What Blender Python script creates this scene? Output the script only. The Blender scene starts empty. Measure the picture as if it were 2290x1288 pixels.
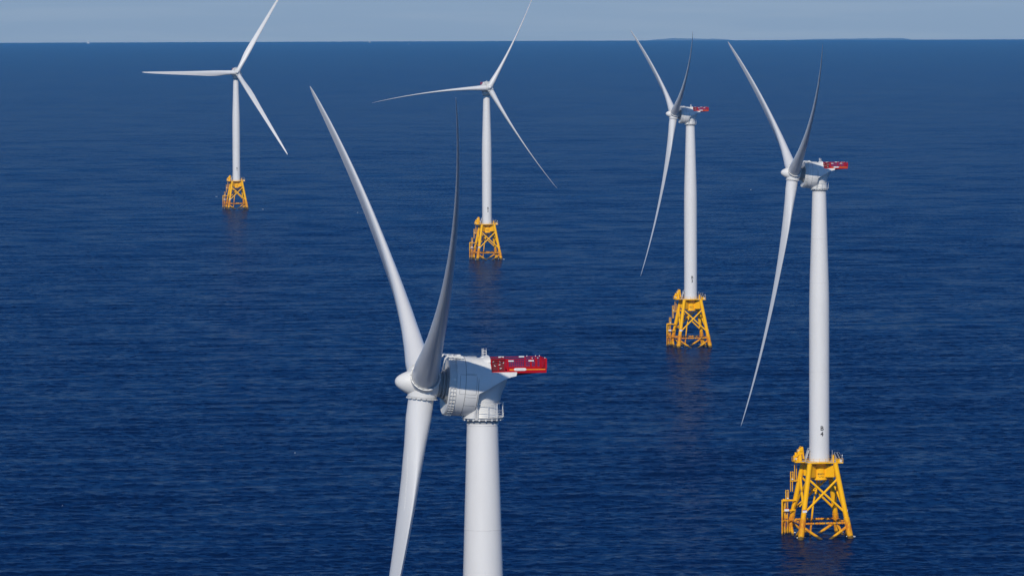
import bpy, math, random
from math import sin, cos, pi, radians as R_
from mathutils import Vector, Matrix
random.seed(7)
S = bpy.context.scene
COL = S.collection

# ------------------------------------------------------------------ camera
CAM_H = 149.0
EARTH = 7.4e6                      # effective earth radius with refraction
FPX = 11700.0                      # focal length in photo pixels (2290 wide)
cam_d = bpy.data.cameras.new("camera")
cam_d.sensor_width = 36.0
cam_d.lens = 36.0 * FPX / 2290.0
cam_d.clip_start = 1.0
cam_d.clip_end = 250000.0
cam = bpy.data.objects.new("camera", cam_d)
COL.objects.link(cam)
cam.matrix_world = Matrix.Translation((0, 0, CAM_H)) @ Matrix.Rotation(R_(90 - 3.063), 4, 'X') @ Matrix.Rotation(-0.0035, 4, 'Z')
S.camera = cam

# ------------------------------------------------------------------ sky, sun, exposure
SUN_EL, SUN_AZ = 32.0, 9.0         # elevation; degrees left of straight behind the camera
W = bpy.data.worlds.new("World")
S.world = W
W.use_nodes = True
nt = W.node_tree
bg = nt.nodes["Background"]
sky = nt.nodes.new("ShaderNodeTexSky")
sky.sky_type = 'NISHITA'
sky.sun_disc = False
sky.sun_elevation = R_(SUN_EL)
sky.sun_rotation = R_(180 + SUN_AZ)
sky.altitude = 150
sky.air_density = 1.0
sky.dust_density = 0.6
sky.ozone_density = 2.5
# thin high cloud: a faint veil, stretched sideways
tc = nt.nodes.new("ShaderNodeTexCoord")
mp = nt.nodes.new("ShaderNodeMapping")
mp.inputs['Scale'].default_value = (9, 9, 190)
nz = nt.nodes.new("ShaderNodeTexNoise")
nz.inputs['Scale'].default_value = 1.6
nz.inputs['Detail'].default_value = 6
nz.inputs['Roughness'].default_value = 0.6
rp = nt.nodes.new("ShaderNodeValToRGB")
rp.color_ramp.elements[0].position = 0.42
rp.color_ramp.elements[0].color = (2.72, 2.84, 3.2, 1)
rp.color_ramp.elements[1].position = 0.72
rp.color_ramp.elements[1].color = (3.25, 3.3, 3.6, 1)
mx = nt.nodes.new("ShaderNodeMix")
mx.data_type = 'RGBA'
mx.blend_type = 'MULTIPLY'
mx.inputs[0].default_value = 1.0
nt.links.new(tc.outputs['Generated'], mp.inputs['Vector'])
nt.links.new(mp.outputs['Vector'], nz.inputs['Vector'])
nt.links.new(nz.outputs['Fac'], rp.inputs['Fac'])
nt.links.new(sky.outputs['Color'], mx.inputs[6])
nt.links.new(rp.outputs['Color'], mx.inputs[7])
# deeper blue higher up
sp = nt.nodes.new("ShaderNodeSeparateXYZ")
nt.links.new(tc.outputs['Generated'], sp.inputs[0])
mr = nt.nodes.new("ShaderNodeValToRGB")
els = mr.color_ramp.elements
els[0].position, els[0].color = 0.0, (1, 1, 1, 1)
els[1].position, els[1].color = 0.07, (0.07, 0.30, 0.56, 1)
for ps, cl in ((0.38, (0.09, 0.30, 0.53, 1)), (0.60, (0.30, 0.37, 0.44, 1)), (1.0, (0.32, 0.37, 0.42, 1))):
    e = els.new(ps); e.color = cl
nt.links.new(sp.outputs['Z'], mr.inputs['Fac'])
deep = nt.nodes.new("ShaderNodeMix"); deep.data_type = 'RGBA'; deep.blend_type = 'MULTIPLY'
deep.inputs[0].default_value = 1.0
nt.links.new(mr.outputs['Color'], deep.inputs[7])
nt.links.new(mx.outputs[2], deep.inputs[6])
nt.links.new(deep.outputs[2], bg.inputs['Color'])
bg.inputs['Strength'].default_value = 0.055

sd = bpy.data.lights.new("sun", 'SUN')
sd.energy = 3.35
sd.angle = R_(0.5)
sd.color = (1.0, 0.922, 0.79)
sun = bpy.data.objects.new("sun", sd)
COL.objects.link(sun)
to_sun = Vector((-sin(R_(SUN_AZ)) * cos(R_(SUN_EL)), -cos(R_(SUN_AZ)) * cos(R_(SUN_EL)), sin(R_(SUN_EL))))
sun.rotation_euler = to_sun.to_track_quat('Z', 'Y').to_euler()
sun.location = to_sun * 900

S.view_settings.view_transform = 'Standard'
S.view_settings.look = 'None'
S.view_settings.gamma = 1.0
S.view_settings.exposure = 0.0
S.cycles.max_bounces = 6
S.cycles.volume_bounces = 0

# ------------------------------------------------------------------ materials
def new_mat(name):
    m = bpy.data.materials.new(name)
    m.use_nodes = True
    return m, m.node_tree, m.node_tree.nodes["Principled BSDF"]

def paint(name, base, dirt, rough=0.42, amount=0.35, stretch=(0.5, 0.5, 0.12), scale=1.0):
    """painted steel: base colour with vertical weather streaks and fine speckle"""
    m, t, p = new_mat(name)
    c = t.nodes.new("ShaderNodeTexCoord")
    mp = t.nodes.new("ShaderNodeMapping")
    mp.inputs['Scale'].default_value = stretch
    n = t.nodes.new("ShaderNodeTexNoise")
    n.inputs['Scale'].default_value = scale
    n.inputs['Detail'].default_value = 7
    n.inputs['Roughness'].default_value = 0.65
    r = t.nodes.new("ShaderNodeMapRange")
    r.inputs['From Min'].default_value = 0.42
    r.inputs['From Max'].default_value = 0.78
    r.inputs['To Max'].default_value = amount
    mix = t.nodes.new("ShaderNodeMix")
    mix.data_type = 'RGBA'
    mix.inputs[6].default_value = (*base, 1)
    mix.inputs[7].default_value = (*dirt, 1)
    t.links.new(c.outputs['Object'], mp.inputs['Vector'])
    t.links.new(mp.outputs['Vector'], n.inputs['Vector'])
    t.links.new(n.outputs['Fac'], r.inputs['Value'])
    t.links.new(r.outputs['Result'], mix.inputs[0])
    t.links.new(mix.outputs[2], p.inputs['Base Color'])
    p.inputs['Roughness'].default_value = rough
    return m

def yellow_steel():
    """yellow paint, rust running from the nodes and dark growth at the splash zone, by world height"""
    m, t, p = new_mat("yellow_steel")
    L = t.links.new
    c = t.nodes.new("ShaderNodeTexCoord")
    g = t.nodes.new("ShaderNodeNewGeometry")
    sep = t.nodes.new("ShaderNodeSeparateXYZ")
    L(g.outputs['Position'], sep.inputs[0])
    mp = t.nodes.new("ShaderNodeMapping")
    mp.inputs['Scale'].default_value = (1.6, 1.6, 0.45)
    L(c.outputs['Object'], mp.inputs['Vector'])
    n = t.nodes.new("ShaderNodeTexNoise")
    n.inputs['Scale'].default_value = 1.0
    n.inputs['Detail'].default_value = 8
    n.inputs['Roughness'].default_value = 0.7
    L(mp.outputs['Vector'], n.inputs['Vector'])
    def rng(a, b, src, to0=0.0, to1=1.0):
        r = t.nodes.new("ShaderNodeMapRange")
        r.inputs['From Min'].default_value = a
        r.inputs['From Max'].default_value = b
        r.inputs['To Min'].default_value = to0
        r.inputs['To Max'].default_value = to1
        L(src, r.inputs['Value'])
        return r.outputs['Result']
    def mul(a, b):
        q = t.nodes.new("ShaderNodeMath")
        q.operation = 'MULTIPLY'
        for i, v in enumerate((a, b)):
            if isinstance(v, float): q.inputs[i].default_value = v
            else: L(v, q.inputs[i])
        return q.outputs[0]
    def mix(f, a, b):
        q = t.nodes.new("ShaderNodeMix")
        q.data_type = 'RGBA'
        L(f, q.inputs[0])
        for i, v in ((6, a), (7, b)):
            if isinstance(v, tuple): q.inputs[i].default_value = (*v, 1)
            else: L(v, q.inputs[i])
        return q.outputs[2]
    z = sep.outputs['Z']
    band = mul(rng(6.2, 4.6, z), rng(-0.5, 2.2, z))
    rust = mul(band, rng(0.36, 0.56, n.outputs['Fac'], 0.0, 0.9))
    faint = rng(0.55, 0.8, n.outputs['Fac'], 0.0, 0.35)
    a = mix(faint, (0.92, 0.47, 0.001), (0.62, 0.27, 0.012))
    b = mix(rust, a, (0.55, 0.15, 0.012))
    add = t.nodes.new("ShaderNodeMath"); add.operation = 'MULTIPLY_ADD'
    L(n.outputs['Fac'], add.inputs[0]); add.inputs[1].default_value = 1.6; L(z, add.inputs[2])
    algae = rng(1.5, 1.1, add.outputs[0], 0.0, 0.9)
    d = mix(algae, b, (0.035, 0.035, 0.018))
    L(d, p.inputs['Base Color'])
    p.inputs['Roughness'].default_value = 0.55
    p.inputs['Specular IOR Level'].default_value = 0.12
    return m

def plain(name, base, rough=0.5, metal=0.0):
    m, t, p = new_mat(name)
    n = t.nodes.new("ShaderNodeTexNoise")
    n.inputs['Scale'].default_value = 3.0
    n.inputs['Detail'].default_value = 5
    c = t.nodes.new("ShaderNodeTexCoord")
    mix = t.nodes.new("ShaderNodeMix")
    mix.data_type = 'RGBA'
    mix.inputs[6].default_value = (*[v * 0.8 for v in base], 1)
    mix.inputs[7].default_value = (*[min(1, v * 1.15) for v in base], 1)
    t.links.new(c.outputs['Object'], n.inputs['Vector'])
    t.links.new(n.outputs['Fac'], mix.inputs[0])
    t.links.new(mix.outputs[2], p.inputs['Base Color'])
    p.inputs['Roughness'].default_value = rough
    p.inputs['Metallic'].default_value = metal
    return m

M = {}
M['white'] = paint("white_paint", (0.70, 0.695, 0.69), (0.55, 0.54, 0.52), 0.4, 0.25)
M['blade'] = paint("blade_gelcoat", (0.69, 0.69, 0.69), (0.56, 0.56, 0.55), 0.36, 0.25, (0.9, 0.9, 0.15))
M['shell'] = paint("nacelle_shell", (0.71, 0.71, 0.70), (0.52, 0.51, 0.48), 0.45, 0.3, (0.6, 0.6, 0.3))
M['seam'] = plain("dark_seam", (0.10, 0.11, 0.12), 0.7)
M['neck'] = plain("grey_casting", (0.30, 0.31, 0.32), 0.55)
M['joint'] = plain("tower_joint", (0.65, 0.645, 0.64), 0.5)
M['galv'] = plain("galvanised_steel", (0.55, 0.55, 0.54), 0.45)
M['yellow'] = yellow_steel()
M['red'] = plain("red_paint", (0.41, 0.002, 0.010), 0.6)
M['red'].node_tree.nodes["Principled BSDF"].inputs['Specular IOR Level'].default_value = 0.12
M['darkred'] = plain("dark_red_panel", (0.13, 0.003, 0.007), 0.7)
M['black'] = plain("black_lettering", (0.015, 0.015, 0.017), 0.6)
M['panelglass'] = plain("solar_glass", (0.012, 0.016, 0.04), 0.15)
M['sign'] = plain("sign_white", (0.75, 0.75, 0.74), 0.5)
M['orange'] = plain("orange_stripe", (0.85, 0.30, 0.01), 0.5)
M['foam'] = plain("foam_white", (0.62, 0.66, 0.68), 0.9)
M['land'] = plain("far_land", (0.34, 0.34, 0.31), 0.9)
M['sail'] = plain("sail_cloth", (0.80, 0.80, 0.78), 0.8)

# ------------------------------------------------------------------ mesh builder
class MB:
    def __init__(self): self.v, self.f, self.m, self.mats = [], [], [], []
    def slot(self, k):
        if k not in self.mats: self.mats.append(k)
        return self.mats.index(k)
    def add(self, vs, fs, k):
        o = len(self.v); i = self.slot(k)
        self.v += [tuple(p) for p in vs]
        for f in fs:
            self.f.append([o + a for a in f]); self.m.append(i)
    def loft(self, rings, k, closed=True, caps=(True, True)):
        n = len(rings[0]); vs = [p for r in rings for p in r]; fs = []
        for i in range(len(rings) - 1):
            for j in range(n if closed else n - 1):
                a, b = i * n + j, i * n + (j + 1) % n
                fs.append((a, b, b + n, a + n))
        if caps[0]: fs.append(tuple(reversed(range(n))))
        if caps[1]: fs.append(tuple((len(rings) - 1) * n + j for j in range(n)))
        self.add(vs, fs, k)
    def tube(self, a, b, r0, r1=None, k='white', seg=12):
        a, b = Vector(a), Vector(b); r1 = r0 if r1 is None else r1
        d = (b - a).normalized()
        u = d.orthogonal().normalized(); w = d.cross(u)
        self.loft([[a + (u * cos(t) + w * sin(t)) * r0 for t in [2 * pi * i / seg for i in range(seg)]],
                   [b + (u * cos(t) + w * sin(t)) * r1 for t in [2 * pi * i / seg for i in range(seg)]]], k)
    def path(self, pts, r, k='white', seg=8, closed=False):
        pts = [Vector(p) for p in pts]; n = len(pts); rings = []
        up = None
        for i, p in enumerate(pts):
            q0 = pts[(i - 1) % n] if (closed or i > 0) else p
            q1 = pts[(i + 1) % n] if (closed or i < n - 1) else p
            d = (q1 - q0).normalized()
            if up is None: up = d.orthogonal().normalized()
            u = (up - d * up.dot(d)).normalized(); up = u; w = d.cross(u)
            rings.append([p + (u * cos(t) + w * sin(t)) * r for t in [2 * pi * j / seg for j in range(seg)]])
        if closed: rings.append(rings[0])
        self.loft(rings, k, caps=(not closed, not closed))
    def box(self, c, s, k='white', rot=None):
        vs = []
        for x in (-.5, .5):
            for y in (-.5, .5):
                for z in (-.5, .5):
                    p = Vector((x * s[0], y * s[1], z * s[2]))
                    if rot is not None: p = rot @ p
                    vs.append(p + Vector(c))
        self.add(vs, [(0, 1, 3, 2), (4, 6, 7, 5), (0, 4, 5, 1), (2, 3, 7, 6), (0, 2, 6, 4), (1, 5, 7, 3)], k)
    def bar(self, a, b, w, h, k='white'):
        a, b = Vector(a), Vector(b); d = b - a
        q = d.to_track_quat('X', 'Z').to_matrix()
        self.box((a + b) / 2, (d.length, w, h), k, q)
    def revolve(self, prof, o, ax, k, seg=64, caps=(True, True)):
        """prof: (s along axis, radius)"""
        o, ax = Vector(o), Vector(ax).normalized()
        u = Vector((1, 0, 0)); u = (u - ax * u.dot(ax)).normalized() if abs(ax.x) < 0.9 else ax.orthogonal().normalized()
        w = ax.cross(u)
        self.loft([[o + ax * s + (u * cos(t) + w * sin(t)) * max(r, 1e-3) for t in [2 * pi * i / seg for i in range(seg)]] for s, r in prof], k, caps=caps)
    def mesh(self, name, angle=32):
        me = bpy.data.meshes.new(name)
        me.from_pydata(self.v, [], self.f)
        for k in self.mats: me.materials.append(M[k])
        me.polygons.foreach_set('material_index', self.m)
        me.polygons.foreach_set('use_smooth', [True] * len(self.f))
        me.update()
        import bmesh
        bm = bmesh.new(); bm.from_mesh(me)
        bmesh.ops.recalc_face_normals(bm, faces=bm.faces)
        bm.to_mesh(me); bm.free()
        me.set_sharp_from_angle(angle=R_(angle))
        return me

def tag(o, label=None, cat=None, group=None, kind=None):
    for k, v in (('label', label), ('category', cat), ('group', group), ('kind', kind)):
        if v: o[k] = v

def obj(name, me, parent=None, mat=None):
    if isinstance(me, MB): me = me.mesh(name)
    o = bpy.data.objects.new(name, me)
    COL.objects.link(o)
    if parent is not None: o.parent = parent
    if mat is not None: o.matrix_local = mat
    return o

def text_mesh(txt, size, k, wrap_r=None, ang0=0.0, z0=0.0, proud=0.045):
    """flat lettering turned to a mesh, optionally wrapped round a vertical cylinder that faces -Y"""
    cu = bpy.data.curves.new("lettering", 'FONT')
    cu.body = txt; cu.size = size; cu.align_x = 'CENTER'; cu.align_y = 'CENTER'
    cu.bevel_depth = size * 0.018; cu.bevel_resolution = 0; cu.fill_mode = 'FRONT'
    t = bpy.data.objects.new("lettering", cu); COL.objects.link(t)
    dg = bpy.context.evaluated_depsgraph_get(); dg.update()
    ev = t.evaluated_get(dg); me = bpy.data.meshes.new_from_object(ev)
    bpy.data.objects.remove(t); bpy.data.curves.remove(cu)
    import bmesh
    bm = bmesh.new(); bm.from_mesh(me)
    for v in bm.verts:
        x, y, lift = v.co.x, v.co.y, v.co.z
        r = (wrap_r(z0 + y) if callable(wrap_r) else wrap_r) + proud
        a = x / r + ang0
        r += lift
        v.co = Vector((r * sin(a), -r * cos(a), z0 + y))
    bm.to_mesh(me); bm.free()
    me.materials.clear(); me.materials.append(M[k])
    return me

# ------------------------------------------------------------------ sea, islands
SEA = (0.28, 1.2, 0.12, (0.0000, 0.0080, 0.046), 0.14, 0.245, (0.64, 0.76, 1.0))
WAVE_SLOPE = 0.115
import numpy as np
_rng = np.random.default_rng(11)
NW = 110
W_L = np.exp(_rng.uniform(np.log(2.2), np.log(40.0), NW))               # wavelengths, m
W_A = np.radians(96) + np.radians(30) * _rng.normal(size=NW) * np.clip(12 / W_L, .6, 1.3)
W_K = 2 * np.pi / W_L
W_H = WAVE_SLOPE * math.sqrt(2.0 / NW) / W_K * np.clip((8.0 / W_L) ** .5, .4, 1.5)   # steeper short waves
W_P = _rng.uniform(0, 2 * np.pi, NW)
def wave_z(x, y, res):
    """height of the wind sea; waves too short for the local mesh spacing are left to the material"""
    z = np.zeros_like(x)
    for l, a, k, h, p in zip(W_L, W_A, W_K, W_H, W_P):
        f = np.clip(l / res / 2.2 - 1.0, 0, 1)
        z += f * h * np.sin(k * (x * math.cos(a) + y * math.sin(a)) + p)
    return z
SEC = 0.165                                                             # half angle of the finely meshed stretch of sea
def row_step(r): return 0.85 * (r / 1400.0) ** 1.45
def sea_level(x, y):
    r = math.hypot(x, y)
    q = float(wave_z(np.array([x]), np.array([y]), np.array([row_step(r) * 1.2]))[0]) if r < 12500 else 0.0
    return q - r * r / (2 * EARTH)
def sea():
    rad = []; r = 40.0
    while r < 1080: rad.append(r); r *= 1.05
    r = 1080.0
    while r < 12500: rad.append(r); r += row_step(r)
    while r < 63500: rad.append(r); r *= 1.02
    rad = np.array(rad)
    ang = np.concatenate([np.arange(pi / 2 - SEC, pi / 2 + SEC, 0.00052), np.linspace(pi / 2 + SEC, 2.5 * pi - SEC, 300)[:-1]])
    A, Rr = np.meshgrid(ang, rad)
    X, Y = Rr * np.cos(A), Rr * np.sin(A)
    step = np.broadcast_to(row_step(Rr) * 1.2, Rr.shape)
    edge = np.clip((SEC - np.abs(A - pi / 2)) / .01, 0, 1) * np.clip((Rr - 1080) / 60, 0, 1) * np.clip((12500 - Rr) / 6500, 0, 1)
    Z = -Rr * Rr / (2 * EARTH)
    rows = (rad > 1080) & (rad < 12500); cols = np.abs(ang - pi / 2) < SEC
    ix = np.ix_(rows, cols)
    Z[ix] += edge[ix] * wave_z(X[ix], Y[ix], step[ix])
    n, mcol = len(rad), len(ang)
    co = np.stack([X, Y, Z], -1).reshape(-1, 3)
    co = np.vstack([co, [[0, 0, 0]]])
    I = (np.arange(n - 1)[:, None] * mcol + np.arange(mcol)[None, :]); J = (np.arange(n - 1)[:, None] * mcol + (np.arange(mcol)[None, :] + 1) % mcol)
    quads = np.stack([I, I + mcol, J + mcol, J], -1).reshape(-1, 4)
    tris = np.stack([np.full(mcol, len(co) - 1), np.arange(mcol), (np.arange(mcol) + 1) % mcol], -1)
    me = bpy.data.meshes.new("sea")
    me.vertices.add(len(co)); me.vertices.foreach_set('co', co.astype(np.float32).ravel())
    nl = quads.size + tris.size
    me.loops.add(nl); me.loops.foreach_set('vertex_index', np.concatenate([quads.ravel(), tris.ravel()]).astype(np.int32))
    me.polygons.add(len(quads) + len(tris))
    st = np.concatenate([np.arange(len(quads)) * 4, quads.size + np.arange(len(tris)) * 3]).astype(np.int32)
    me.polygons.foreach_set('loop_start', st)
    me.polygons.foreach_set('use_smooth', np.ones(len(st), dtype=bool))
    me.update(calc_edges=True); me.validate()
    m, t, p = new_mat("sea_water")
    L = t.links.new
    g = t.nodes.new("ShaderNodeNewGeometry")
    def noise(scale, detail, sx=1.0, sy=1.0, rough=0.55):
        mp = t.nodes.new("ShaderNodeMapping")
        mp.inputs['Scale'].default_value = (sx, sy, 1)
        mp.inputs['Rotation'].default_value = (0, 0, R_(14))
        L(g.outputs['Position'], mp.inputs['Vector'])
        n = t.nodes.new("ShaderNodeTexNoise")
        n.inputs['Scale'].default_value = scale
        n.inputs['Detail'].default_value = detail
        n.inputs['Roughness'].default_value = rough
        L(mp.outputs['Vector'], n.inputs['Vector'])
        return n.outputs['Color']
    def vm(op, a, b):
        q = t.nodes.new("ShaderNodeVectorMath"); q.operation = op
        for i, v in enumerate((a, b)):
            if isinstance(v, tuple): q.inputs[i].default_value = v
            else: L(v, q.inputs[i])
        return q.outputs[0]
    def layer(col, amp): return vm('MULTIPLY', vm('SUBTRACT', col, (0.5, 0.5, 0.5)), (amp, amp, 0))
    s = vm('ADD', layer(noise(1 / 60.0, 3, 0.7, 1.0), SEA[0]), layer(noise(1 / 2.4, 5, 0.8, 1.0, 0.78), SEA[1]))
    s = vm('ADD', s, layer(noise(1 / 230.0, 4, 1.0, 1.0, 0.7), SEA[2]))
    nrm = vm('NORMALIZE', vm('ADD', g.outputs['Normal'], s), (0, 0, 0))
    # deep water body colour under a rough, polarised surface reflection
    t.nodes.remove(p)
    dif = t.nodes.new("ShaderNodeBsdfDiffuse")
    dif.inputs['Color'].default_value = (*SEA[3], 1)
    glo = t.nodes.new("ShaderNodeBsdfGlossy")
    glo.inputs['Color'].default_value = (*SEA[6], 1)
    glo.inputs['Roughness'].default_value = SEA[4]
    L(nrm, glo.inputs['Normal'])
    fr = t.nodes.new("ShaderNodeFresnel")
    fr.inputs['IOR'].default_value = 1.333
    L(nrm, fr.inputs['Normal'])
    k = t.nodes.new("ShaderNodeMath"); k.operation = 'MULTIPLY'
    L(fr.outputs[0], k.inputs[0]); k.inputs[1].default_value = SEA[5]
    ms = t.nodes.new("ShaderNodeMixShader")
    L(k.outputs[0], ms.inputs[0]); L(dif.outputs[0], ms.inputs[1]); L(glo.outputs[0], ms.inputs[2])
    L(ms.outputs[0], t.nodes["Material Output"].inputs['Surface'])
    me.materials.append(m)
    o = bpy.data.objects.new("sea", me); COL.objects.link(o)
    tag(o, kind='structure')

sea()

def island(px0, px1, D, prof, depth):
    """low island beyond the horizon; prof: heights along its length"""
    mb = MB(); n = len(prof); rows = []
    x0, x1 = (px0 - 1145) / FPX * D, (px1 - 1145) / FPX * D
    for k, q in enumerate((0.0, 0.25, 0.5, 0.75, 1.0)):
        row = []
        for i in range(n * 4):
            u = i / (n * 4 - 1) * (n - 1); a = min(int(u), n - 2)
            h = prof[a] + (prof[a + 1] - prof[a]) * (u - a) + random.uniform(-0.8, 0.8)
            h = (h + 6) * (0.0, 0.7, 0.85, 0.65, 0.0)[k]
            x = x0 + (x1 - x0) * u / (n - 1); y = D + (q - 0.5) * depth + random.uniform(-40, 40)
            row.append((x, y, h - 2 - (x * x + y * y) / (2 * EARTH)))
        rows.append(row)
    mb.loft(rows, 'land', closed=False, caps=(False, False))
    o = obj("island", mb); tag(o, kind='structure')
island(1452, 1640, 61000, [14, 24, 28, 31, 39, 45, 40, 42, 36, 39, 35, 34, 30, 35, 31, 27, 22, 12], 1800)
island(1760, 2036, 62000, [12, 18, 20, 23, 27, 28, 27, 31, 33, 31, 34, 36, 34, 36, 38, 36, 37, 14], 1800)

# ------------------------------------------------------------------ turbine geometry
HUB = Vector((0, -7.5, 5.08))                 # in nacelle frame: forward is -Y, origin at tower top
TILT = R_(5.0)
AX = Vector((0, -cos(TILT), sin(TILT)))       # forward along the shaft
DECK, TOP = 21.0, 97.28

def tower_r(z):
    pts = ((DECK, 2.86), (66, 2.84), (72, 2.70), (79, 2.48), (TOP, 1.95))
    for (a, ra), (b, rb) in zip(pts, pts[1:]):
        if z <= b: return ra + (rb - ra) * max(0, (z - a)) / (b - a)
    return pts[-1][1]

def tower_mesh():
    mb = MB()
    zs = [DECK + 0.02] + [DECK + 2 + i * 3.0 for i in range(25)] + [TOP]
    mb.revolve([(z, tower_r(z)) for z in zs], (0, 0, 0), (0, 0, 1), 'white', 72)
    for z in (46.5, 71.5, 84.0):   # joints between the tower cans
        r = tower_r(z)
        mb.revolve([(z - .05, r + .004), (z - .04, r + .018), (z + .04, r + .018), (z + .05, r + .004)], (0, 0, 0), (0, 0, 1), 'joint', 72, (False, False))
    mb.revolve([(TOP - .25, 1.965), (TOP - .24, 2.0), (TOP + .01, 2.0), (TOP + .012, 1.9)], (0, 0, 0), (0, 0, 1), 'white', 72)
    return mb.mesh("tower")

# --- blade
RT = 72.4
BL = ((1.5, 3.2, 1.0, 12, .5), (4.5, 3.2, 1.0, 12, .5), (8, 3.35, .80, 12, .45), (12, 3.8, .58, 11, .4), (16, 4.1, .46, 9.5, .36),
      (21, 3.95, .38, 7.5, .34), (28, 3.4, .33, 5.5, .33), (36, 2.9, .28, 3.8, .32), (45, 2.4, .25, 2.4, .31), (54, 1.93, .22, 1.2, .3),
      (62, 1.48, .2, .4, .3), (68, 1.02, .19, 0, .3), (70.8, .68, .18, 0, .3), (72.0, .34, .18, 0, .3), (72.4, .1, .18, 0, .3))
def bl_at(r):
    for a, b in zip(BL, BL[1:]):
        if r <= b[0]:
            u = (r - a[0]) / (b[0] - a[0]); u = min(1, max(0, u))
            return [a[i] + (b[i] - a[i]) * u for i in range(1, 5)]
    return BL[-1][1:]
PREB = 5.6
def bl_point(r, th):
    c, t, tw, pa = bl_at(r)
    x = (1 + cos(th)) / 2; sg = 1 if sin(th) >= 0 else -1
    yt = 5 * t * (.2969 * math.sqrt(x) - .126 * x - .3516 * x * x + .2843 * x ** 3 - .1036 * x ** 4)
    w = min(1, max(0, (t - .38) / .62)) ** 0.8
    y = sg * yt * (1 - w) + .5 * t * sin(th) * w
    y += .035 * (1 - w) * 4 * x * (1 - x)
    X, Y = (pa - x) * c, y * c
    a = -R_(tw)
    X, Y = X * cos(a) - Y * sin(a), X * sin(a) + Y * cos(a)
    u = max(0, (r - 3) / (RT - 3))
    return Vector((X, Y - PREB * u ** 2.1, r))
def blade_mesh():
    mb = MB(); rings = []
    rs = [1.5, 3, 4.5]; r = 5.5
    while r < 69.5: rs.append(r); r += 1.25
    rs += [70.0, 70.8, 71.5, 72.0, 72.4]
    for r in rs: rings.append([bl_point(r, 2 * pi * (i + .0) / 40) for i in range(40)])
    mb.loft(rings, 'blade')
    return mb.mesh("blade", 50)
def strip_mesh():
    """row of small vortex tabs along the pressure side, on one backing tape"""
    mb = MB(); rings = []
    for i in range(77):
        r = 8.6 + i * .095
        w, h = ((.10, .022), (.10, .022), (.03, .010), (.03, .010))[i % 4]
        a, b = bl_point(r, 2 * pi * .80), bl_point(r + .01, 2 * pi * .80)
        X = (bl_point(r, 2 * pi * .81) - a).normalized(); Z = (b - a).normalized()
        n = X.cross(Z).normalized()
        if n.y > 0: n = -n
        rings.append([a - X * w - n * .02, a + X * w - n * .02, a + X * w + n * h, a - X * w + n * h])
    mb.loft(rings, 'sign')
    return mb.mesh("vortex_strip")

# --- hub in rotor frame (axis -Y is upwind, blades at 0, 120, 240 about Y)
def hub_mesh():
    mb = MB()
    prof = [(3.54, .02), (3.52, .2), (3.45, .38), (3.3, .60), (3.0, .85), (2.6, 1.10), (2.1, 1.36), (1.6, 1.53), (1.1, 1.74), (.6, 1.9), (.2, 1.96), (-.8, 1.96), (-1.5, 1.85), (-1.8, 1.6), (-1.82, .5)]
    mb.revolve(prof, (0, 0, 0), (0, -1, 0), 'shell', 72)
    for k in range(3):
        A = Matrix.Rotation(2 * pi * k / 3, 3, 'Y')
        d = A @ Vector((0, 0, 1))
        mb.revolve([(.2, 1.5), (.6, 1.86), (1.66, 1.84), (1.72, 1.76)], (0, 0, 0), d, 'shell', 56)
    for k in range(3):                        # round access openings in the rear of the hub casting
        a = 2 * pi * (k + .5) / 3
        c = Vector((sin(a) * 1.32, 1.80, cos(a) * 1.32))
        mb.revolve([(0, .32), (.08, .32), (.08, .27), (.085, .0)], c, (0, 1, 0), 'neck', 20)
    return mb.mesh("hub")
def collar_mesh():
    mb = MB()
    mb.revolve([(1.73, 1.74), (1.73, 1.90), (1.82, 1.90), (1.82, 1.68)], (0, 0, 0), (0, 0, 1), 'shell', 56)
    mb.revolve([(1.83, 1.66), (1.83, 1.76), (1.97, 1.76), (1.97, 1.61)], (0, 0, 0), (0, 0, 1), 'neck', 56)
    for i in range(18):
        a = 2 * pi * i / 18
        q = Matrix.Rotation(a, 3, 'Z')
        mb.box(q @ Vector((1.86, 0, 1.90)), (.16, .46, .09), 'shell', q)
    return mb.mesh("blade_collar")

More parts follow.
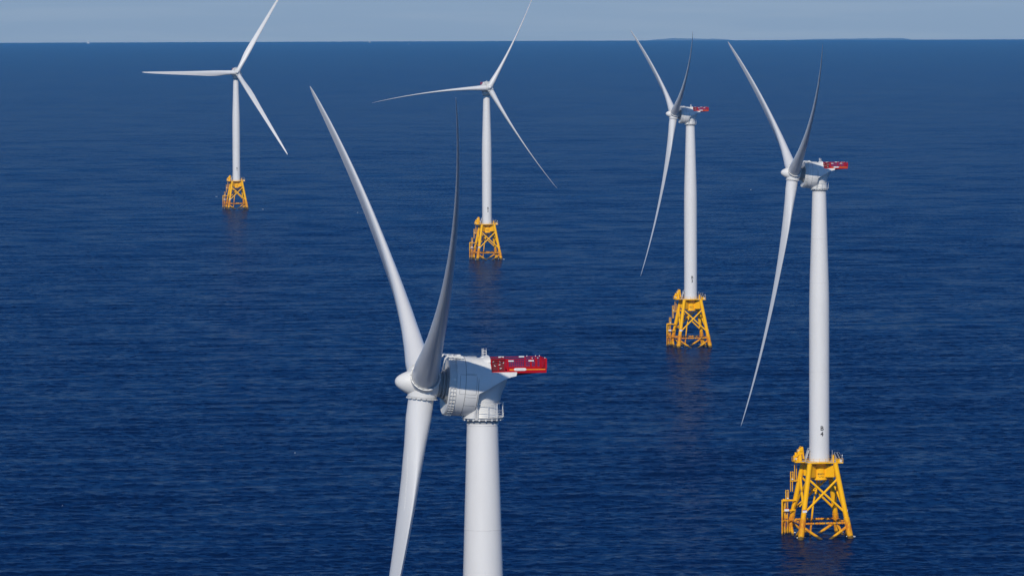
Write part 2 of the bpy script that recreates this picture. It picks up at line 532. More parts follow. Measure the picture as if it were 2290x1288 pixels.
# --- nacelle
def nacelle_mesh():
    mb = MB()
    # shaft bearing rings between hub and generator
    mb.revolve([(-1.7, 1.0), (-1.86, 1.55), (-2.1, 1.6), (-2.12, 1.4), (-2.3, 1.42), (-2.32, 1.75), (-2.5, 1.8), (-2.52, 1.6),
                (-2.7, 1.65), (-2.72, 2.0), (-2.95, 2.1), (-3.0, 2.3)], HUB, AX, 'neck', 56)
    # generator drum
    mb.revolve([(-3.15, 1.5), (-3.1, 2.3), (-2.86, 3.3), (-2.75, 3.6), (-2.78, 3.7), (-2.82, 3.74), (-2.86, 3.74), (-2.88, 3.67), (-3.68, 3.67),
                (-3.7, 3.74), (-4.8, 3.74), (-4.81, 3.715), (-4.84, 3.715), (-4.85, 3.74), (-6.45, 3.74), (-6.56, 3.68), (-6.6, 3.4), (-6.6, .5)],
               HUB, AX, 'shell', 96)
    for s in (-3.66, -4.825, -6.43):
        pts = []
        u = Vector((1, 0, 0)); w = AX.cross(u)
        for i in range(72):
            a = 2 * pi * i / 72
            pts.append(HUB + AX * s + (u * cos(a) + w * sin(a)) * 3.735)
        mb.path(pts, .028, 'seam', 6, True)
    # cover behind the drum: its sides carry on the drum's curve, its lower edge sweeps up to the rear
    zc = 4.62
    def ring(y, zb, zt, k, n=18):
        side = []
        for i in range(n):
            z = zb + (zt - zb) * i / (n - 1)
            side.append((math.sqrt(max(.02, 3.735 ** 2 - (z - zc) ** 2)) * k, z))
        return [Vector((x, y, z)) for x, z in side] + [Vector((-x, y, z)) for x, z in reversed(side)]
    mb.loft([ring(-1.5, 3.0, 8.22, .995), ring(-1.05, 3.75, 8.2, .997), ring(-.95, 3.95, 8.18, .997), ring(-.5, 4.12, 8.13, .995), ring(0, 4.36, 8.06, .985), ring(.35, 4.55, 8.02, .975), ring(.62, 4.7, 8.04, .965), ring(.68, 4.74, 8.0, .955)], 'shell')
    mb.loft([ring(.4, 4.60, 6.50, .968), ring(.9, 4.88, 6.47, .955), ring(1.5, 5.2, 6.45, .935), ring(2.1, 5.5, 6.44, .905), ring(2.7, 5.74, 6.44, .87), ring(3.1, 5.86, 6.43, .84)], 'shell')
    # raised lip where the cover meets the hoist
    def dome(y, w, zt, n=14):
        return [Vector((w * cos(pi * i / (n - 1)), y, 7.7 + (zt - 7.7) * max(0.0, sin(pi * i / (n - 1))) ** .7)) for i in range(n)]
    mb.loft([dome(-.5, 1.2, 8.1), dome(0, 1.9, 8.26), dome(.45, 2.15, 8.42), dome(.66, 2.2, 8.5), dome(.72, 2.15, 8.46)], 'shell')
    # bracket arms below the hoist
    for s in (-1, 1):
        x = s * 2.35
        mb.add([(x - .45, .9, 6.46), (x + .45, .9, 6.46), (x + .45, 3.95, 6.46), (x - .45, 3.95, 6.46), (x - .45, .9, 5.5), (x + .45, .9, 5.5), (x + .45, 3.0, 5.84), (x - .45, 3.0, 5.84), (x + .45, 3.85, 6.0), (x - .45, 3.85, 6.0)],
               [(0, 1, 2, 3), (4, 5, 6, 7), (7, 6, 8, 9), (0, 4, 5, 1), (3, 2, 8, 9), (0, 3, 9, 7, 4), (1, 5, 6, 8, 2)], 'shell')
    # elbow casting from the yaw bearing up under the cover
    def el(z, yf, yr, w, n=40):
        out = []
        for i in range(n):
            a = 2 * pi * i / n
            out.append(Vector((w * cos(a), (yf + yr) / 2 + (yr - yf) / 2 * sin(a), z)))
        return out
    mb.loft([el(.72, -2.35, 2.1, 2.15), el(1.2, -2.2, 2.0, 2.02), el(2.4, -2.1, 1.95, 2.0), el(2.75, -2.1, 2.2, 2.15), el(3.0, -2.1, 2.3, 2.22), el(3.5, -2.1, 2.35, 2.3), el(4.1, -2.0, 2.62, 2.42), el(4.8, -1.9, 2.95, 2.55), el(5.4, -1.8, 3.12, 2.6), el(5.85, -1.6, 3.2, 2.5)], 'shell')
    # front skirt below the drum
    mb.loft([el(.72, -2.62, -.3, 2.28), el(1.2, -2.3, -.45, 2.36), el(1.7, -1.9, -.6, 2.54), el(2.2, -1.5, -.75, 2.84)], 'shell')
    # seams on the near and far cover sides: inspection panel outline
    for sx in (1, -1):
        u = Vector((1, 0, 0)); w = AX.cross(u)
        def on(s, deg):
            a = R_(deg)
            q = HUB + AX * s + (u * cos(a) * sx + w * sin(a)) * 3.742
            return q
        sgn = -1
        for d in (28, -18, -36):
            mb.path([on(-4.84 - i * .2, d * 1.0) for i in range(8)], .018, 'seam', 5)
        for s in (-4.1, -6.2):
            mb.path([on(s, d) for d in range(-12, 27, 3)], .018, 'seam', 5)
        for d in (-12, 26):
            mb.path([on(-4.1 - i * .21, d) for i in range(11)], .018, 'seam', 5)
    return mb.mesh("nacelle")

def frame_grid_mesh():
    """service frame of hoops and rungs around the generator"""
    mb = MB()
    u = Vector((1, 0, 0)); w = AX.cross(u)
    def on(s, deg, r=3.84):
        a = R_(deg)
        return HUB + AX * s + (u * cos(a) + w * sin(a)) * r
    for lo, hi in ((-78, 62), (118, 258)):
        for s in (-2.9, -3.27, -3.66):
            mb.path([on(s, d) for d in range(lo, hi + 1, 4)], .035, 'shell', 6)
        for d in range(lo, hi + 1, 7):
            mb.path([on(-2.9, d), on(-3.27, d), on(-3.66, d)], .035, 'shell', 6)
    return mb.mesh("service_frame")

def roof_rail_mesh():
    mb = MB()
    z = 8.8
    zz = lambda y: HUB.z - (y - HUB.y) * math.tan(TILT) + 3.70
    for x in (-1.7, 1.7):
        mb.path([(x, -4.7, zz(-4.7) - .35), (x, -4.75, zz(-4.7) + .02), (x, -2.9, zz(-2.9) + .06), (x, -2.85, zz(-2.9) - .4)], .06, 'shell', 6)
        mb.bar((x, -4.6, zz(-4.6) + .0), (x, -2.6, zz(-2.6) - .1), .25, .16, 'shell')
        # ladder hanging over the front lip
        for dx in (-.28, .28):
            mb.path([(x + dx, -4.6, zz(-4.6)), (x + dx, -4.95, zz(-4.9) - .3), (x + dx, -5.12, zz(-4.9) - 1.7)], .05, 'shell', 6)
        for i in range(6):
            q = i / 5
            mb.tube((x - .28, -4.95 - .17 * q, zz(-4.9) - .3 - 1.4 * q), (x + .28, -4.95 - .17 * q, zz(-4.9) - .3 - 1.4 * q), .035, k='shell', seg=6)
    for y in (-4.6, -4.0, -3.4, -2.8):
        mb.bar((-1.7, y, zz(y) + .06), (1.7, y, zz(y) + .06), .14, .14, 'shell')
    mb.box((1.0, -3.2, zz(-3.2) + .12), (.8, .5, .3), 'shell')
    mb.box((-.6, -1.2, zz(-1.2) + .02), (1.6, 1.0, .12), 'neck')
    return mb.mesh("roof_frame")

def mast_mesh():
    mb = MB()
    for i, (x, y) in enumerate(((.3, -.05), (.0, .2), (.3, .45))):
        mb.tube((x, y, 8.15), (x, y, 9.3 - .08 * i), .045, k='shell', seg=8)
        mb.tube((x, y, 9.2), (x, y, 9.37), .02, k='shell', seg=6)
    mb.tube((.3, -.1, 8.75), (.3, .5, 8.75), .03, k='shell', seg=6)
    mb.tube((.3, -.1, 9.05), (.3, .5, 9.05), .03, k='shell', seg=6)
    mb.tube((.3, -.05, 8.9), (0, .2, 8.9), .03, k='shell', seg=6)
    mb.box((.15, .2, 8.25), (.7, .8, .12), 'shell')
    return mb.mesh("instrument_mast")

def yaw_mesh():
    mb = MB()
    mb.revolve([(.012, 1.85), (.02, 2.0), (.4, 2.0), (.42, 2.35), (.5, 2.52), (.72, 2.55), (.74, 2.0)], (0, 0, 0), (0, 0, 1), 'galv', 64)
    mb.revolve([(.03, 2.012), (.39, 2.012)], (0, 0, 0), (0, 0, 1), 'neck', 64, (False, False))
    for i in range(20):
        q = Matrix.Rotation(2 * pi * i / 20, 3, 'Z')
        mb.box(q @ Vector((2.53, 0, .53)), (.12, .17, .26), 'shell', q)
    return mb.mesh("yaw_bearing")
def yaw_rail_mesh():
    mb = MB(); r = 2.66
    P = lambda d, z: (r * sin(R_(d)), r * cos(R_(d)), z)      # 0 deg = rear (+Y)
    for z in (1.05, 1.35, 1.65, 2.55):
        mb.path([P(d, z) for d in range(-112, 113, 7)], .032, 'shell', 6)
    for d in range(-112, 113, 28):
        mb.tube(P(d, .7), P(d, 2.58), .045, k='shell', seg=6)
        mb.bar((1.9 * sin(R_(d)), 1.9 * cos(R_(d)), .78), P(d, .78), .08, .08, 'shell')
    mb.loft([[Vector((rr * sin(R_(d)), rr * cos(R_(d)), z)) for d in range(-112, 113, 7)] for rr, z in ((2.05, .80), (2.72, .80), (2.72, .76), (2.05, .76))], 'galv', closed=False, caps=(False, False))
    return mb.mesh("yaw_railing")

# --- hoist platform (rear), built with its floor at z = 6.5
HW = 1.95
Y0, Y1, ZF, ZR = .74, 7.75, 6.5, 8.08
def hoist_mesh():
    mb = MB()
    mb.box((0, (2.2 + Y1) / 2, ZF), (2 * HW, Y1 - 2.2, .10), 'red')
    for s in (-1, 1):
        mb.box((s * HW, (2.8 + Y1) / 2, ZF + .07), (.10, Y1 - 2.8, .50), 'red')
        mb.box((s * HW, (Y0 + 2.8) / 2, ZF + .02), (.10, 2.8 - Y0, .12), 'red')
        mb.box((s * (HW + .055), (3.0 + Y1) / 2, ZF + .24), (.02, Y1 - 3.2, .11), 'orange')
        mb.add([(s - .1, 3.6, ZF - .06), (s + .1, 3.6, ZF - .06), (s + .1, Y1 - .2, ZF - .06), (s - .1, Y1 - .2, ZF - .06), (s - .1, 3.6, ZF - .6), (s + .1, 3.6, ZF - .6), (s + .1, Y1 - .4, ZF - .2), (s - .1, Y1 - .4, ZF - .2)],
               [(0, 1, 2, 3), (4, 5, 6, 7), (0, 1, 5, 4), (2, 3, 7, 6), (0, 3, 7, 4), (1, 2, 6, 5)], 'darkred')
    mb.box((0, Y1, ZF + .12), (2 * HW + .1, .10, .5), 'red')
    mb.box((0, 2.7, ZF - .08), (2 * HW - .3, .16, .3), 'red')
    return mb.mesh("hoist_platform")
def hoist_rail_mesh():
    mb = MB(); zm = (ZF + .3 + ZR) / 2; hh = ZR - ZF - .3
    for s in (-1, 1):
        for z in (ZR, ZR - .24):
            mb.bar((s * HW, Y0, z), (s * HW, Y1, z), .05, .07 if z == ZR else .045, 'red')
        for i, y in enumerate((.85, 2.68, 2.88, 5.75, 6.55, 7.1, Y1)):
            mb.box((s * HW, y, zm), (.09, .11 if i not in (2, 6) else .2, hh), 'red')
    for y in (Y1, 2.7):
        for z in (ZR, ZR - .24):
            mb.bar((-HW, y, z), (HW, y, z), .05, .06, 'red')
    for x in (-1, 0, 1): mb.box((x, Y1, zm), (.08, .08, hh), 'red')
    for x, y in ((HW, 6.0), (HW, 6.7), (HW, 7.6), (-HW, 6.0), (-HW, 7.1), (-HW, 7.6)):
        mb.tube((x, y, ZR + .03), (x, y, ZR + .16), .05, k='sign', seg=8)
    return mb.mesh("hoist_railing")
def hoist_net_mesh():
    mb = MB(); z0, z1 = ZF + .32, ZR - .26; zm = (z0 + z1) / 2
    for s in (-1, 1):
        n = 20
        for i in range(n):
            y = 3.0 + (Y1 - 3.1) * i / (n - 1)
            mb.box((s * HW, y, zm), (.02, .026, z1 - z0), 'red')
        for i in range(5):
            mb.box((s * HW, (2.9 + Y1) / 2, z0 + .1 + i * .2), (.015, Y1 - 3.0, .022), 'red')
    for i in range(18):
        x = -HW + .1 + (2 * HW - .2) * i / 17
        mb.box((x, Y1, zm), (.035, .02, z1 - z0), 'red')
    return mb.mesh("safety_net")
def hoist_cooler_mesh():
    mb = MB(); zm = ZF + .82
    mb.box((0, 1.72, zm), (2 * HW - .5, 1.7, 1.40), 'darkred')
    for y in (.86, 1.72, 2.56):
        for s in (-1, 1): mb.box((s * (HW - .2), y, zm), (.1, .09, 1.46), 'red')
    for s in (-1, 1):
        for y, dz, a in ((1.1, .42, .5), (1.3, -.08, -.6), (1.95, .4, -.4), (1.9, .05, .3), (2.4, .3, 1.0), (2.05, -.4, .2)):
            mb.box((s * (HW - .23), y, zm + dz), (.06, .22, .07), 'sign', Matrix.Rotation(a, 3, 'X'))
    return mb.mesh("cooler_housing")
def plate_mesh(w, h):
    mb = MB(); mb.box((0, 0, 0), (.03, w, h), 'sign'); return mb.mesh("name_plate")
def rating_plate_mesh():
    mb = MB(); n = 24; ring = []
    for i in range(n):
        a = 2 * pi * i / n
        c, d = cos(a), sin(a)
        ring.append((.78 * abs(c) ** .4 * (1 if c > 0 else -1), .17 * abs(d) ** .6 * (1 if d > 0 else -1)))
    mb.loft([[Vector((x, y, z)) for y, z in ring] for x in (-.015, .015)], 'sign')
    for i in range(7): mb.box((.018, -.5 + i * .16, .03 * (i % 2)), (.006, .07, .12), 'galv')
    return mb.mesh("name_plate")

# --- jacket
HB, HT, ZT = 7.2, 3.74, 20.5
def leg_p(sx, sy, z):
    h = HB + (HT - HB) * z / ZT
    return Vector((sx * h, sy * h, z))
def leg_mesh(sx, sy):
    mb = MB(); P = lambda z: leg_p(sx, sy, z)
    mb.tube(P(-7), P(20.6), .72, .72, 'yellow', 24)
    mb.tube(P(-7), P(5.6), .86, .86, 'yellow', 24)
    for z in (6.0, 6.35, 6.7): mb.tube(P(z), P(z + .12), .80, .80, 'yellow', 24)
    mb.tube(P(3.0), P(3.12), .93, .93, 'yellow', 24)
    mb.tube(P(20.6), P(20.75), .60, .60, 'yellow', 24)
    for z in (1.0, 12.5, 16.9): mb.tube(P(z), P(z + .06), .745 if z > 5 else .89, None, 'yellow', 24)
    return mb.mesh("leg")
SIDES = [((-1, -1), (1, -1)), ((1, -1), (1, 1)), ((1, 1), (-1, 1)), ((-1, 1), (-1, -1))]
def brace_meshes():
    out = []
    for si, (a, b) in enumerate(SIDES):
        A = lambda z: leg_p(*a, z); B = lambda z: leg_p(*b, z)
        for P, Q, off in ((A, B, 0), (B, A, 0)):
            mb = MB(); mb.tube(P(16.6), Q(6.9), .33, None, 'yellow', 16); out.append(mb.mesh("brace"))
        for P, Q in ((A, B), (B, A)):
            mb = MB(); p, q = P(3.3), Q(-7.0)
            mb.tube(p, q, .40, None, 'yellow', 16); out.append(mb.mesh("brace"))
        mb = MB(); p, q = A(4.1), B(4.1)
        mb.tube(p, q, .27, None, 'yellow', 16)
        n = 16
        for i in range(2, n - 1):             # clamped anodes and clips along the pipe
            c = p + (q - p) * (i / n); e = p + (q - p) * ((i + .32) / n)
            mb.tube(c, e, .36, None, 'yellow' if i % 4 else 'seam', 12)
        out.append(mb.mesh("brace"))
    return out
def tp_mesh():
    mb = MB()
    mb.revolve([(15.95, 2.26), (16.0, 2.28), (16.6, 2.10), (17.2, 2.02), (18.4, 2.0), (19.6, 2.0), (20.1, 2.15), (20.78, 2.75), (20.8, 1.0)], (0, 0, 0), (0, 0, 1), 'yellow', 48)
    for sx in (-1, 1):
        for sy in (-1, 1):
            d = Vector((sx, sy, 0)).normalized(); n = Vector((-d.y, d.x, 0)) * .28
            a, e = d * 1.2, d * 5.55
            zz = ((a, 16.75, 20.2), (d * 3.0, 16.75, 19.95), (e - d * .55, 16.85, 20.1))
            mb.loft([[p + n + Vector((0, 0, lo)), p - n + Vector((0, 0, lo)), p - n + Vector((0, 0, hi)), p + n + Vector((0, 0, hi))] for p, lo, hi in zz], 'yellow')
    return mb.mesh("transition_piece")
DK = [(-4.4, -4.3), (5.8, -4.3), (5.8, 4.5), (-4.4, 5.0), (-6.7, 5.0), (-6.7, 1.0), (-4.4, -.4)]
def deck_mesh():
    mb = MB()
    lo, hi = 20.82, 21.0
    mb.loft([[Vector((x, y, z)) for x, y in DK] for z in (lo, hi)], 'galv')
    n = len(DK)
    for i in range(n):
        a, b = DK[i], DK[(i + 1) % n]
        mb.bar((*a, 20.92), (*b, 20.92), .10, .30, 'yellow')
    for x in (-2.5, 0, 2.5, 5): mb.box((x, 0.1, 20.74), (.2, 8.4, .15), 'galv')
    mb.revolve([(21.0, 3.2), (21.12, 3.2), (21.13, 2.8)], (0, 0, 0), (0, 0, 1), 'yellow', 48)
    return mb.mesh("deck")
def deck_rail_mesh():
    mb = MB(); n = len(DK)
    for i in range(n):
        a, b = Vector((*DK[i], 0)), Vector((*DK[(i + 1) % n], 0))
        for z in (21.55, 22.1): mb.tube(a + Vector((0, 0, z)), b + Vector((0, 0, z)), .035, k='yellow', seg=6)
        m = max(1, int((b - a).length / 1.5))
        for j in range(m):
            p = a + (b - a) * j / m
            mb.tube(p + Vector((0, 0, 20.95)), p + Vector((0, 0, 22.12)), .045, k='yellow', seg=6)
    return mb.mesh("railing")
def solar_mesh():
    mb = MB(); q = Matrix.Rotation(R_(-32), 3, 'Y')
    q = Matrix.Rotation(R_(58), 3, 'Y')
    mb.box((0, 0, 0), (2.3, 1.0, .05), 'panelglass', q)
    for s in (-.5, .5): mb.box(q @ Vector((0, s, 0)), (2.35, .05, .08), 'galv', q)
    for s in (-1.15, 1.15): mb.box(q @ Vector((s, 0, 0)), (.05, 1.05, .08), 'galv', q)
    mb.tube((-.25, -.4, -1.2), (-.05, -.4, 0), .04, k='galv', seg=6); mb.tube((-.25, .4, -1.2), (-.05, .4, 0), .04, k='galv', seg=6)
    return mb.mesh("solar_panel")
def equip_mesh():
    mb = MB()
    mb.box((3.55, -1.6, 21.9), (.5, .9, 1.8), 'yellow'); mb.box((3.55, -1.6, 22.95), (.7, 1.1, .1), 'yellow')
    mb.box((4.6, -3.3, 21.45), (1.1, .7, .9), 'yellow'); mb.box((5.3, -3.5, 21.4), (.5, .5, .8), 'sign')
    mb.tube((3.1, -2.6, 21), (3.1, -2.6, 24.4), .05, k='galv', seg=6)
    mb.tube((5.6, -4.1, 21), (5.6, -4.1, 23.2), .04, k='sign', seg=6)
    mb.box((5.6, -4.1, 23.0), (.22, .22, .35), 'sign')
    return mb.mesh("equipment_cabinet")
def stair_mesh():
    mb = MB()
    for x in (-.35, .35):
        mb.bar((-4.3, -.6 + x, 21.1), (-3.25, -.6 + x, 24.3), .06, .22, 'galv')
        mb.path([(-4.4, -.6 + x, 22.0), (-3.4, -.6 + x, 24.9), (-2.9, -.6 + x, 24.9)], .03, 'sign', 6)
    for i in range(12):
        q = i / 11
        mb.box((-4.3 + 1.05 * q, -.6, 21.1 + 3.2 * q), (.22, .64, .04), 'galv')
    mb.box((-3.1, -.6, 24.3), (.5, 1.0, .06), 'galv')
    return mb.mesh("stair")
def crane_mesh():
    mb = MB()
    c = Vector((-5.0, 2.4, -.7))
    mb.tube(c + Vector((0, 0, 21.5)), c + Vector((0, 0, 23.6)), .62, .5, 'yellow', 20)
    mb.tube(c + Vector((0, 0, 23.6)), c + Vector((0, 0, 23.9)), .62, None, 'yellow', 20)
    mb.box(c + Vector((-.1, 0, 24.5)), (1.4, 1.1, 1.2), 'yellow'); mb.box(c + Vector((.2, -.6, 25.0)), (.7, .5, .9), 'yellow'); mb.box(c + Vector((-1.25, .2, 23.0)), (.5, .6, 2.4), 'yellow'); mb.box(c + Vector((-1.8, -.2, 22.6)), (.35, .4, 1.6), 'yellow')
    mb.bar(c + Vector((.6, -.2, 25.2)), c + Vector((-1.2, -.4, 23.0)), .38, .42, 'yellow')
    mb.bar(c + Vector((.7, -.2, 25.4)), c + Vector((.95, -.5, 22.4)), .34, .36, 'yellow')
    mb.bar(c + Vector((-.4, -.3, 25.3)), c + Vector((.8, -.3, 25.6)), .42, .42, 'yellow')
    mb.tube(c + Vector((-.9, -.5, 24.6)), c + Vector((.4, -.45, 25.3)), .13, None, 'galv', 10)
    mb.tube(c + Vector((-.5, -.6, 23.8)), c + Vector((-.5, .6, 23.8)), .36, None, 'yellow', 16)
    mb.box(c + Vector((-1.0, -.6, 22.0)), (.55, .5, 1.6), 'yellow')
    mb.tube(c + Vector((-1.4, -.9, 22.4)), c + Vector((-1.4, -.3, 22.4)), .3, None, 'sign', 14)
    mb.tube(c + Vector((-1.15, -.4, 23.0)), c + Vector((-1.15, -.4, 21.5)), .03, None, 'seam', 6)
    mb.path([c + Vector((.4, -.45, 25.7)), c + Vector((.0, -.45, 26.0)), c + Vector((-.4, -.45, 25.6))], .06, 'yellow', 6)
    return mb.mesh("crane")
def landing_mesh():
    mb = MB()
    X = -9.9
    for y in (3.6, 6.0): mb.tube((X + (y - 3.6) * .42, y, -3), (X + (y - 3.6) * .42, y, 10.1), .22, None, 'yellow', 14)
    for z in (9.7, 6.8, 4.0):
        h = HB + (HT - HB) * z / ZT
        for y in (3.6, 6.0): mb.tube((X + (y - 3.6) * .42, y, z), (-h, h - (0 if y > 5 else 1.0), z), .19, None, 'yellow', 12)
        mb.tube((X, 3.6, z), (X + 1.0, 6.0, z), .17, None, 'yellow', 12)
    mb.tube((X + .95, 4.6, -3), (X + .95, 4.6, 9.6), .12, None, 'yellow', 10)
    for z, x0, x1 in ((9.85, -9.6, -7.6), (15.2, -7.2, -4.9)):
        mb.box(((x0 + x1) / 2, 4.8, z), (x1 - x0, 1.5, .12), 'yellow')
        mb.box(((x0 + x1) / 2, 4.05, z + .16), (x1 - x0, .06, .3), 'yellow')
    mb.box((-8.6, 4.7, 5.2), (1.0, .9, 1.0), 'yellow')
    return mb.mesh("boat_landing")
def ladder_mesh():
    mb = MB()
    def lad(x, y, z0, z1):
        for d in (-.3, .3): mb.tube((x + d, y, z0), (x + d, y, z1), .09, None, 'yellow', 8)
        z = z0 + .2
        while z < z1: mb.tube((x - .3, y, z), (x + .3, y, z), .03, None, 'yellow', 6); z += .35
    lad(-8.4, 4.3, 0.5, 12.8); lad(-7.0, 4.3, 12.3, 18.0); lad(-5.9, 4.0, 15.3, 21.2)
    for x, zs in ((-8.4, (10.8, 12.7)), (-7.0, (16.2, 17.9))):
        for z in zs:
            mb.path([(x - .38, 4.3, z), (x - .38, 3.6, z), (x + .38, 3.6, z), (x + .38, 4.3, z)], .05, 'yellow', 6)
        for dx in (-.38, .38): mb.tube((x + dx, 3.6, zs[0] - .8), (x + dx, 3.6, zs[1]), .07, None, 'yellow', 6)
        mb.box((x + .15, 3.9, zs[0] - .4), (.5, .5, .35), 'sign')
    return mb.mesh("ladder")
def jtube_mesh():
    mb = MB()
    mb.path([(-.6, 1.5, 17.0), (-.2, 1.6, 14.6), (-.5, 1.6, 12.6), (-1.4, 1.4, 9.0), (-1.8, 1.2, 5.6), (-2.4, 1.1, 0), (-2.6, 1.1, -5)], .28, 'yellow', 12)
    mb.tube((-1.9, 1.3, 5.2), (-1.95, 1.25, 3.6), .12, None, 'sign', 8)
    mb.tube((-4.6, 1.8, 13.4), (-.7, 1.5, 12.6), .22, None, 'yellow', 12)
    mb.path([(1.2, 2.2, 16.8), (.4, 2.0, 14.5), (-1.4, 2.3, 12.6), (-4.8, 3.6, 8.0)], .22, 'yellow', 10)
    return mb.mesh("cable_tube")
def sign_mesh(w=1.25, h=.85):
    mb = MB(); mb.box((0, 0, -.1), (w, .05, h - .2), 'sign'); mb.box((0, 0, h / 2 - .1), (w, .052, .2), 'red')
    return mb.mesh("sign_plate")
def tp_marks_mesh(n):
    me = text_mesh("BIWF " + n, .66, 'black', 2.02, 0, 17.62, .05)
    return me
def tp_rows_mesh():
    """two short rows of small lettering, too small to read at this distance"""
    mb = MB()
    for row, z in enumerate((17.05, 16.7)):
        for i in range(9):
            if (i + row * 2) % 5 == 2: continue
            r = 2.28 - (z - 16.0) / .6 * .18 + .03 if z < 16.6 else 2.10 - (z - 16.6) / .6 * .08 + .03
            a = (-.5 + i / 8) * .7
            q = Matrix.Rotation(a, 3, 'Z')
            mb.box((r * sin(a), -r * cos(a), z), (.10, .02, .16), 'black', q)
    return mb.mesh("small_lettering")

MESH = dict(tower=tower_mesh(), blade=blade_mesh(), strip=strip_mesh(), hub=hub_mesh(), collar=collar_mesh(), nacelle=nacelle_mesh(), grid=frame_grid_mesh(),
            roof=roof_rail_mesh(), mast=mast_mesh(), yaw=yaw_mesh(), yawrail=yaw_rail_mesh(), hoist=hoist_mesh(), hrail=hoist_rail_mesh(), hnet=hoist_net_mesh(),
            cooler=hoist_cooler_mesh(), plate=plate_mesh(.68, .15), rating=rating_plate_mesh(), tp=tp_mesh(), deck=deck_mesh(), drail=deck_rail_mesh(), solar=solar_mesh(),
            equip=equip_mesh(), stair=stair_mesh(), crane=crane_mesh(), landing=landing_mesh(), ladder=ladder_mesh(), jtube=jtube_mesh(), sign=sign_mesh(), rows=tp_rows_mesh())
LEGS = {(sx, sy): leg_mesh(sx, sy) for sx in (-1, 1) for sy in (-1, 1)}
BRACES = brace_meshes()
T = Matrix.Translation

def turbine(x, D, yaw, az, pitch, mark, label, jrot=11.0, flex=(0, 0, 0)):
    root = bpy.data.objects.new("wind_turbine", None); COL.objects.link(root)
    root.location = (x, D, -(x * x + D * D) / (2 * EARTH))
    tag(root, label, "wind turbine", "wind turbines standing in an arc on the sea")
    J = Matrix.Rotation(R_(jrot), 4, 'Z')
    # tower and markings face the camera side of the row
    tw = obj("tower", MESH['tower'], root)
    if mark:
        for ch, z in (("B", 30.55), (mark, 28.95)):
            obj("tower_marking", text_mesh(ch, 1.75, 'black', tower_r, R_(12.0), z), tw)
    N = T((0, 0, TOP)) @ Matrix.Rotation(R_(yaw), 4, 'Z')
    na = obj("nacelle", MESH['nacelle'], root, N)
    obj("service_frame", MESH['grid'], na); obj("roof_frame", MESH['roof'], na); obj("instrument_mast", MESH['mast'], na)
    yb = obj("yaw_bearing", MESH['yaw'], root, N); obj("yaw_railing", MESH['yawrail'], yb)
    hp = obj("hoist_platform", MESH['hoist'], root, N)
    obj("railing", MESH['hrail'], hp); obj("safety_net", MESH['hnet'], hp); obj("cooler_housing", MESH['cooler'], hp)
    for px, py, pz in ((HW + .07, 3.3, ZR - .24), (HW + .07, 5.85, ZR - .24), (-HW + .07, 2.7, ZR), (-HW + .07, 5.3, ZR + .02)):
        obj("name_plate", MESH['plate'], hp, T((px, py, pz)))
    obj("name_plate", MESH['rating'], hp, T((HW + .1, 4.45, ZF + .28)))
    RO = N @ T(HUB) @ Matrix.Rotation(-TILT, 4, 'X')
    hb = obj("hub", MESH['hub'], root, RO @ Matrix.Rotation(R_(az), 4, 'Y'))
    for k in range(3):
        obj("blade_collar", MESH['collar'], hb, Matrix.Rotation(2 * pi * k / 3, 4, 'Y'))
        b = obj("blade", MESH['blade'], root, RO @ Matrix.Rotation(R_(az + 120 * k + flex[k]), 4, 'Y') @ Matrix.Rotation(R_(2.6), 4, 'X') @ Matrix.Rotation(R_(-pitch), 4, 'Z'))
        obj("vortex_strip", MESH['strip'], b)
    # jacket foundation
    for (sx, sy), me in LEGS.items():
        lg = obj("leg", me, root, J)
        if sy < 0:
            p = leg_p(sx, sy, 7.7)
            obj("sign_plate", MESH['sign'], lg, T(p + Vector((0, -.80, 0))) if sx < 0 else T(p + Vector((.85, 0, 0))) @ Matrix.Rotation(R_(70), 4, 'Z'))
    for me in BRACES: obj("brace", me, root, J)
    tp = obj("transition_piece", MESH['tp'], root, J)
    if mark:
        obj("lettering", tp_marks_mesh(mark), tp); obj("lettering", MESH['rows'], tp)
    dk = obj("deck", MESH['deck'], root, J)
    obj("railing", MESH['drail'], dk); obj("equipment_cabinet", MESH['equip'], dk); obj("stair", MESH['stair'], dk)
    for i in range(2): obj("solar_panel", MESH['solar'], dk, T((4.3 + i * .95, -3.0 + i * .3, 22.75)) @ Matrix.Rotation(R_(-48), 4, 'Z'))
    obj("crane", MESH['crane'], root, J)
    bl = obj("boat_landing", MESH['landing'], root, J); obj("ladder", MESH['ladder'], bl)
    obj("sign_plate", MESH['sign'], bl, T((-8.6, 3.5, 7.2)))
    obj("cable_tube", MESH['jtube'], root, J)
    return root

DX = lambda px, D: (px - 1145) / FPX * D
turbine(DX(1077.7, 652), 652, -80.3, 60, 0, None, "nearest white wind turbine, cut off by the bottom edge without its yellow base", flex=(.1, 0, -.5))
turbine(DX(1833, 1473), 1473, -80.6, 60, 0, "4", "second nearest white wind turbine marked B4 on its yellow lattice base, at right")
turbine(DX(1545, 2303), 2303, -79.0, 60, 0, "3", "white wind turbine marked B3, third nearest, middle one of those seen side on")
turbine(DX(1089.5, 3117), 3117, 12.3, 30, 82, "2", "front facing white wind turbine marked B2 with thin blades that bend sideways at the tips", flex=(.3, 1.5, -2.7))
turbine(DX(529.5, 3928), 3928, 9.5, 30, 0, "1", "farthest white wind turbine marked B1, front facing with broad straight blades, at far left")

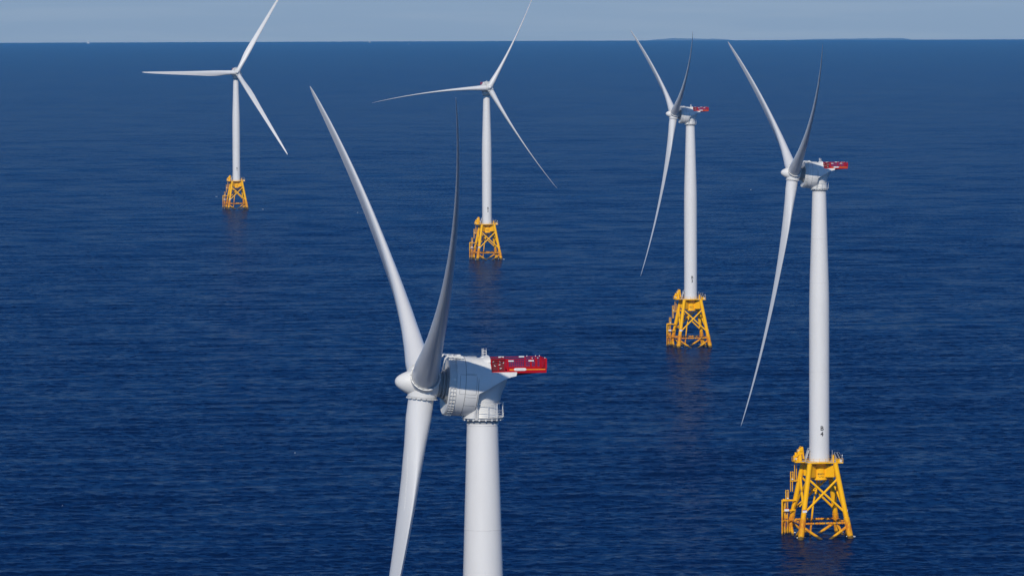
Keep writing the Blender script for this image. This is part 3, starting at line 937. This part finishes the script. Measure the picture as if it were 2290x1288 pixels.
# ------------------------------------------------------------------ boats near the horizon
def sailboat(px, D, h, label, heel=0.0):
    r = bpy.data.objects.new("sailboat", None); COL.objects.link(r)
    x = DX(px, D); r.location = (x, D, -(x * x + D * D) / (2 * EARTH)); r.rotation_euler = (0, 0, R_(20))
    tag(r, label, "sailboat", "sailboats near the horizon")
    L = h * .75; mb = MB(); rings = []
    for u, w, d in ((-.5, .13, .0), (-.3, .16, .0), (0, .17, 0), (.25, .12, .02), (.42, .05, .04), (.5, .005, .06)):
        rings.append([Vector((u * L, w * L, .09 * L + d * L * .4)), Vector((u * L, w * L * .6, -.03 * L)), Vector((u * L, -w * L * .6, -.03 * L)), Vector((u * L, -w * L, .09 * L + d * L * .4))])
    mb.loft(rings, 'sign'); mb.box((-.08 * L, 0, .12 * L), (.3 * L, .16 * L, .08 * L), 'sign')
    obj("hull", mb, r)
    mb = MB(); mb.tube((.05 * L, 0, .08 * L), (.05 * L, 0, h), .1, .06, 'galv', 8); obj("mast", mb, r)
    for name, pts in (("mainsail", ((.03 * L, h * .98), (.03 * L, .2 * L), (-.46 * L, .22 * L), (-.25 * L, h * .55))), ("jib", ((.07 * L, h * .9), (.47 * L, .12 * L), (.09 * L, .16 * L)))):
        mb = MB()
        mb.loft([[Vector((a, y + .05 * L * sin(i), b)) for i, (a, b) in enumerate(pts)] for y in (-.06, .06)], 'sail')
        obj(name, mb, r)
    return r
sailboat(200, 36000, 25, "tiny white sailboat on the horizon left of the farthest turbine")
sailboat(829, 35500, 15, "tiny white sailboat on the horizon between the two front facing turbines")

def motorboat(px, D, L, label):
    r = bpy.data.objects.new("motorboat", None); COL.objects.link(r)
    x = DX(px, D); r.location = (x, D, -(x * x + D * D) / (2 * EARTH)); r.rotation_euler = (0, 0, R_(35))
    tag(r, label, "boat")
    mb = MB(); rings = []
    for u, w, d in ((-.5, .15, .0), (-.1, .17, 0), (.25, .13, .03), (.45, .04, .07), (.5, .005, .09)):
        rings.append([Vector((u * L, w * L, (.13 + d) * L)), Vector((u * L, w * L * .6, -.03 * L)), Vector((u * L, -w * L * .6, -.03 * L)), Vector((u * L, -w * L, (.13 + d) * L))])
    mb.loft(rings, 'sign'); obj("hull", mb, r)
    mb = MB(); mb.box((-.05 * L, 0, .24 * L), (.35 * L, .22 * L, .22 * L), 'sign'); mb.box((-.05 * L, 0, .37 * L), (.42 * L, .26 * L, .03 * L), 'sign')
    obj("cabin", mb, r)
motorboat(917, 30500, 7, "small white motorboat just below the horizon, right of the middle sailboat")

# ------------------------------------------------------------------ foam: whitecaps and wash at the legs
def foam():
    mb = MB()
    def patch(x, y, L, w):
        z = sea_level(x, y) + .03; n = 12
        a0 = random.uniform(-.3, .3)
        ring = []
        for i in range(n):
            a = 2 * pi * i / n; q = random.uniform(.55, 1.1)
            px, py = L * cos(a) * q, w * sin(a) * q
            ring.append((x + px * cos(a0) - py * sin(a0), y + px * sin(a0) + py * cos(a0)))
        mb.loft([[Vector((p, q, z - .05)) for p, q in ring], [Vector((x + (p - x) * .8, y + (q - y) * .8, z + .12)) for p, q in ring]], 'foam')
    for px, D, L in ((485, 4190, 2.4), (588, 3920, 1.5), (657, 1757, .5), (896, 2120, 1.2), (134, 1570, .3), (800, 3850, 1.0), (1680, 4300, 1.6)):
        patch(DX(px, D), D, L * random.uniform(.35, .55), L * .8)
    for px, D in ((1832, 1476), (1545, 2310), (1089.5, 3122), (529.5, 3935)):
        cx = DX(px, D); q = Matrix.Rotation(R_(11), 3, 'Z')
        for sx in (-1, 1):
            for sy in (-1, 1):
                for k in range(3):
                    p = q @ Vector((sx * 7 + random.uniform(-1.6, 1.8), sy * 7 + random.uniform(-2.0, 1.5), 0))
                    patch(cx + p.x, D + p.y, random.uniform(.3, .8), random.uniform(.5, 1.6))
    o = obj("sea_foam", mb); tag(o, "white flecks of foam scattered on the blue sea and around the yellow legs", "foam", kind='stuff')
foam()

# ------------------------------------------------------------------ haze
HAZE = 2.3e-5
if HAZE:
    mb = MB(); mb.box((0, 0, 5), (128000, 128000, 650), 'white')
    me = bpy.data.meshes.new("haze"); me.from_pydata(mb.v, [], mb.f)
    hm = bpy.data.materials.new("haze_air"); hm.use_nodes = True
    t = hm.node_tree; t.nodes.remove(t.nodes["Principled BSDF"])
    pv = t.nodes.new("ShaderNodeVolumePrincipled")
    pv.inputs['Color'].default_value = (0.175, 0.55, 1.0, 1)
    pv.inputs['Density'].default_value = HAZE
    t.links.new(pv.outputs['Volume'], t.nodes["Material Output"].inputs['Volume'])
    me.materials.append(hm)
    o = bpy.data.objects.new("haze", me); COL.objects.link(o); tag(o, kind='stuff')
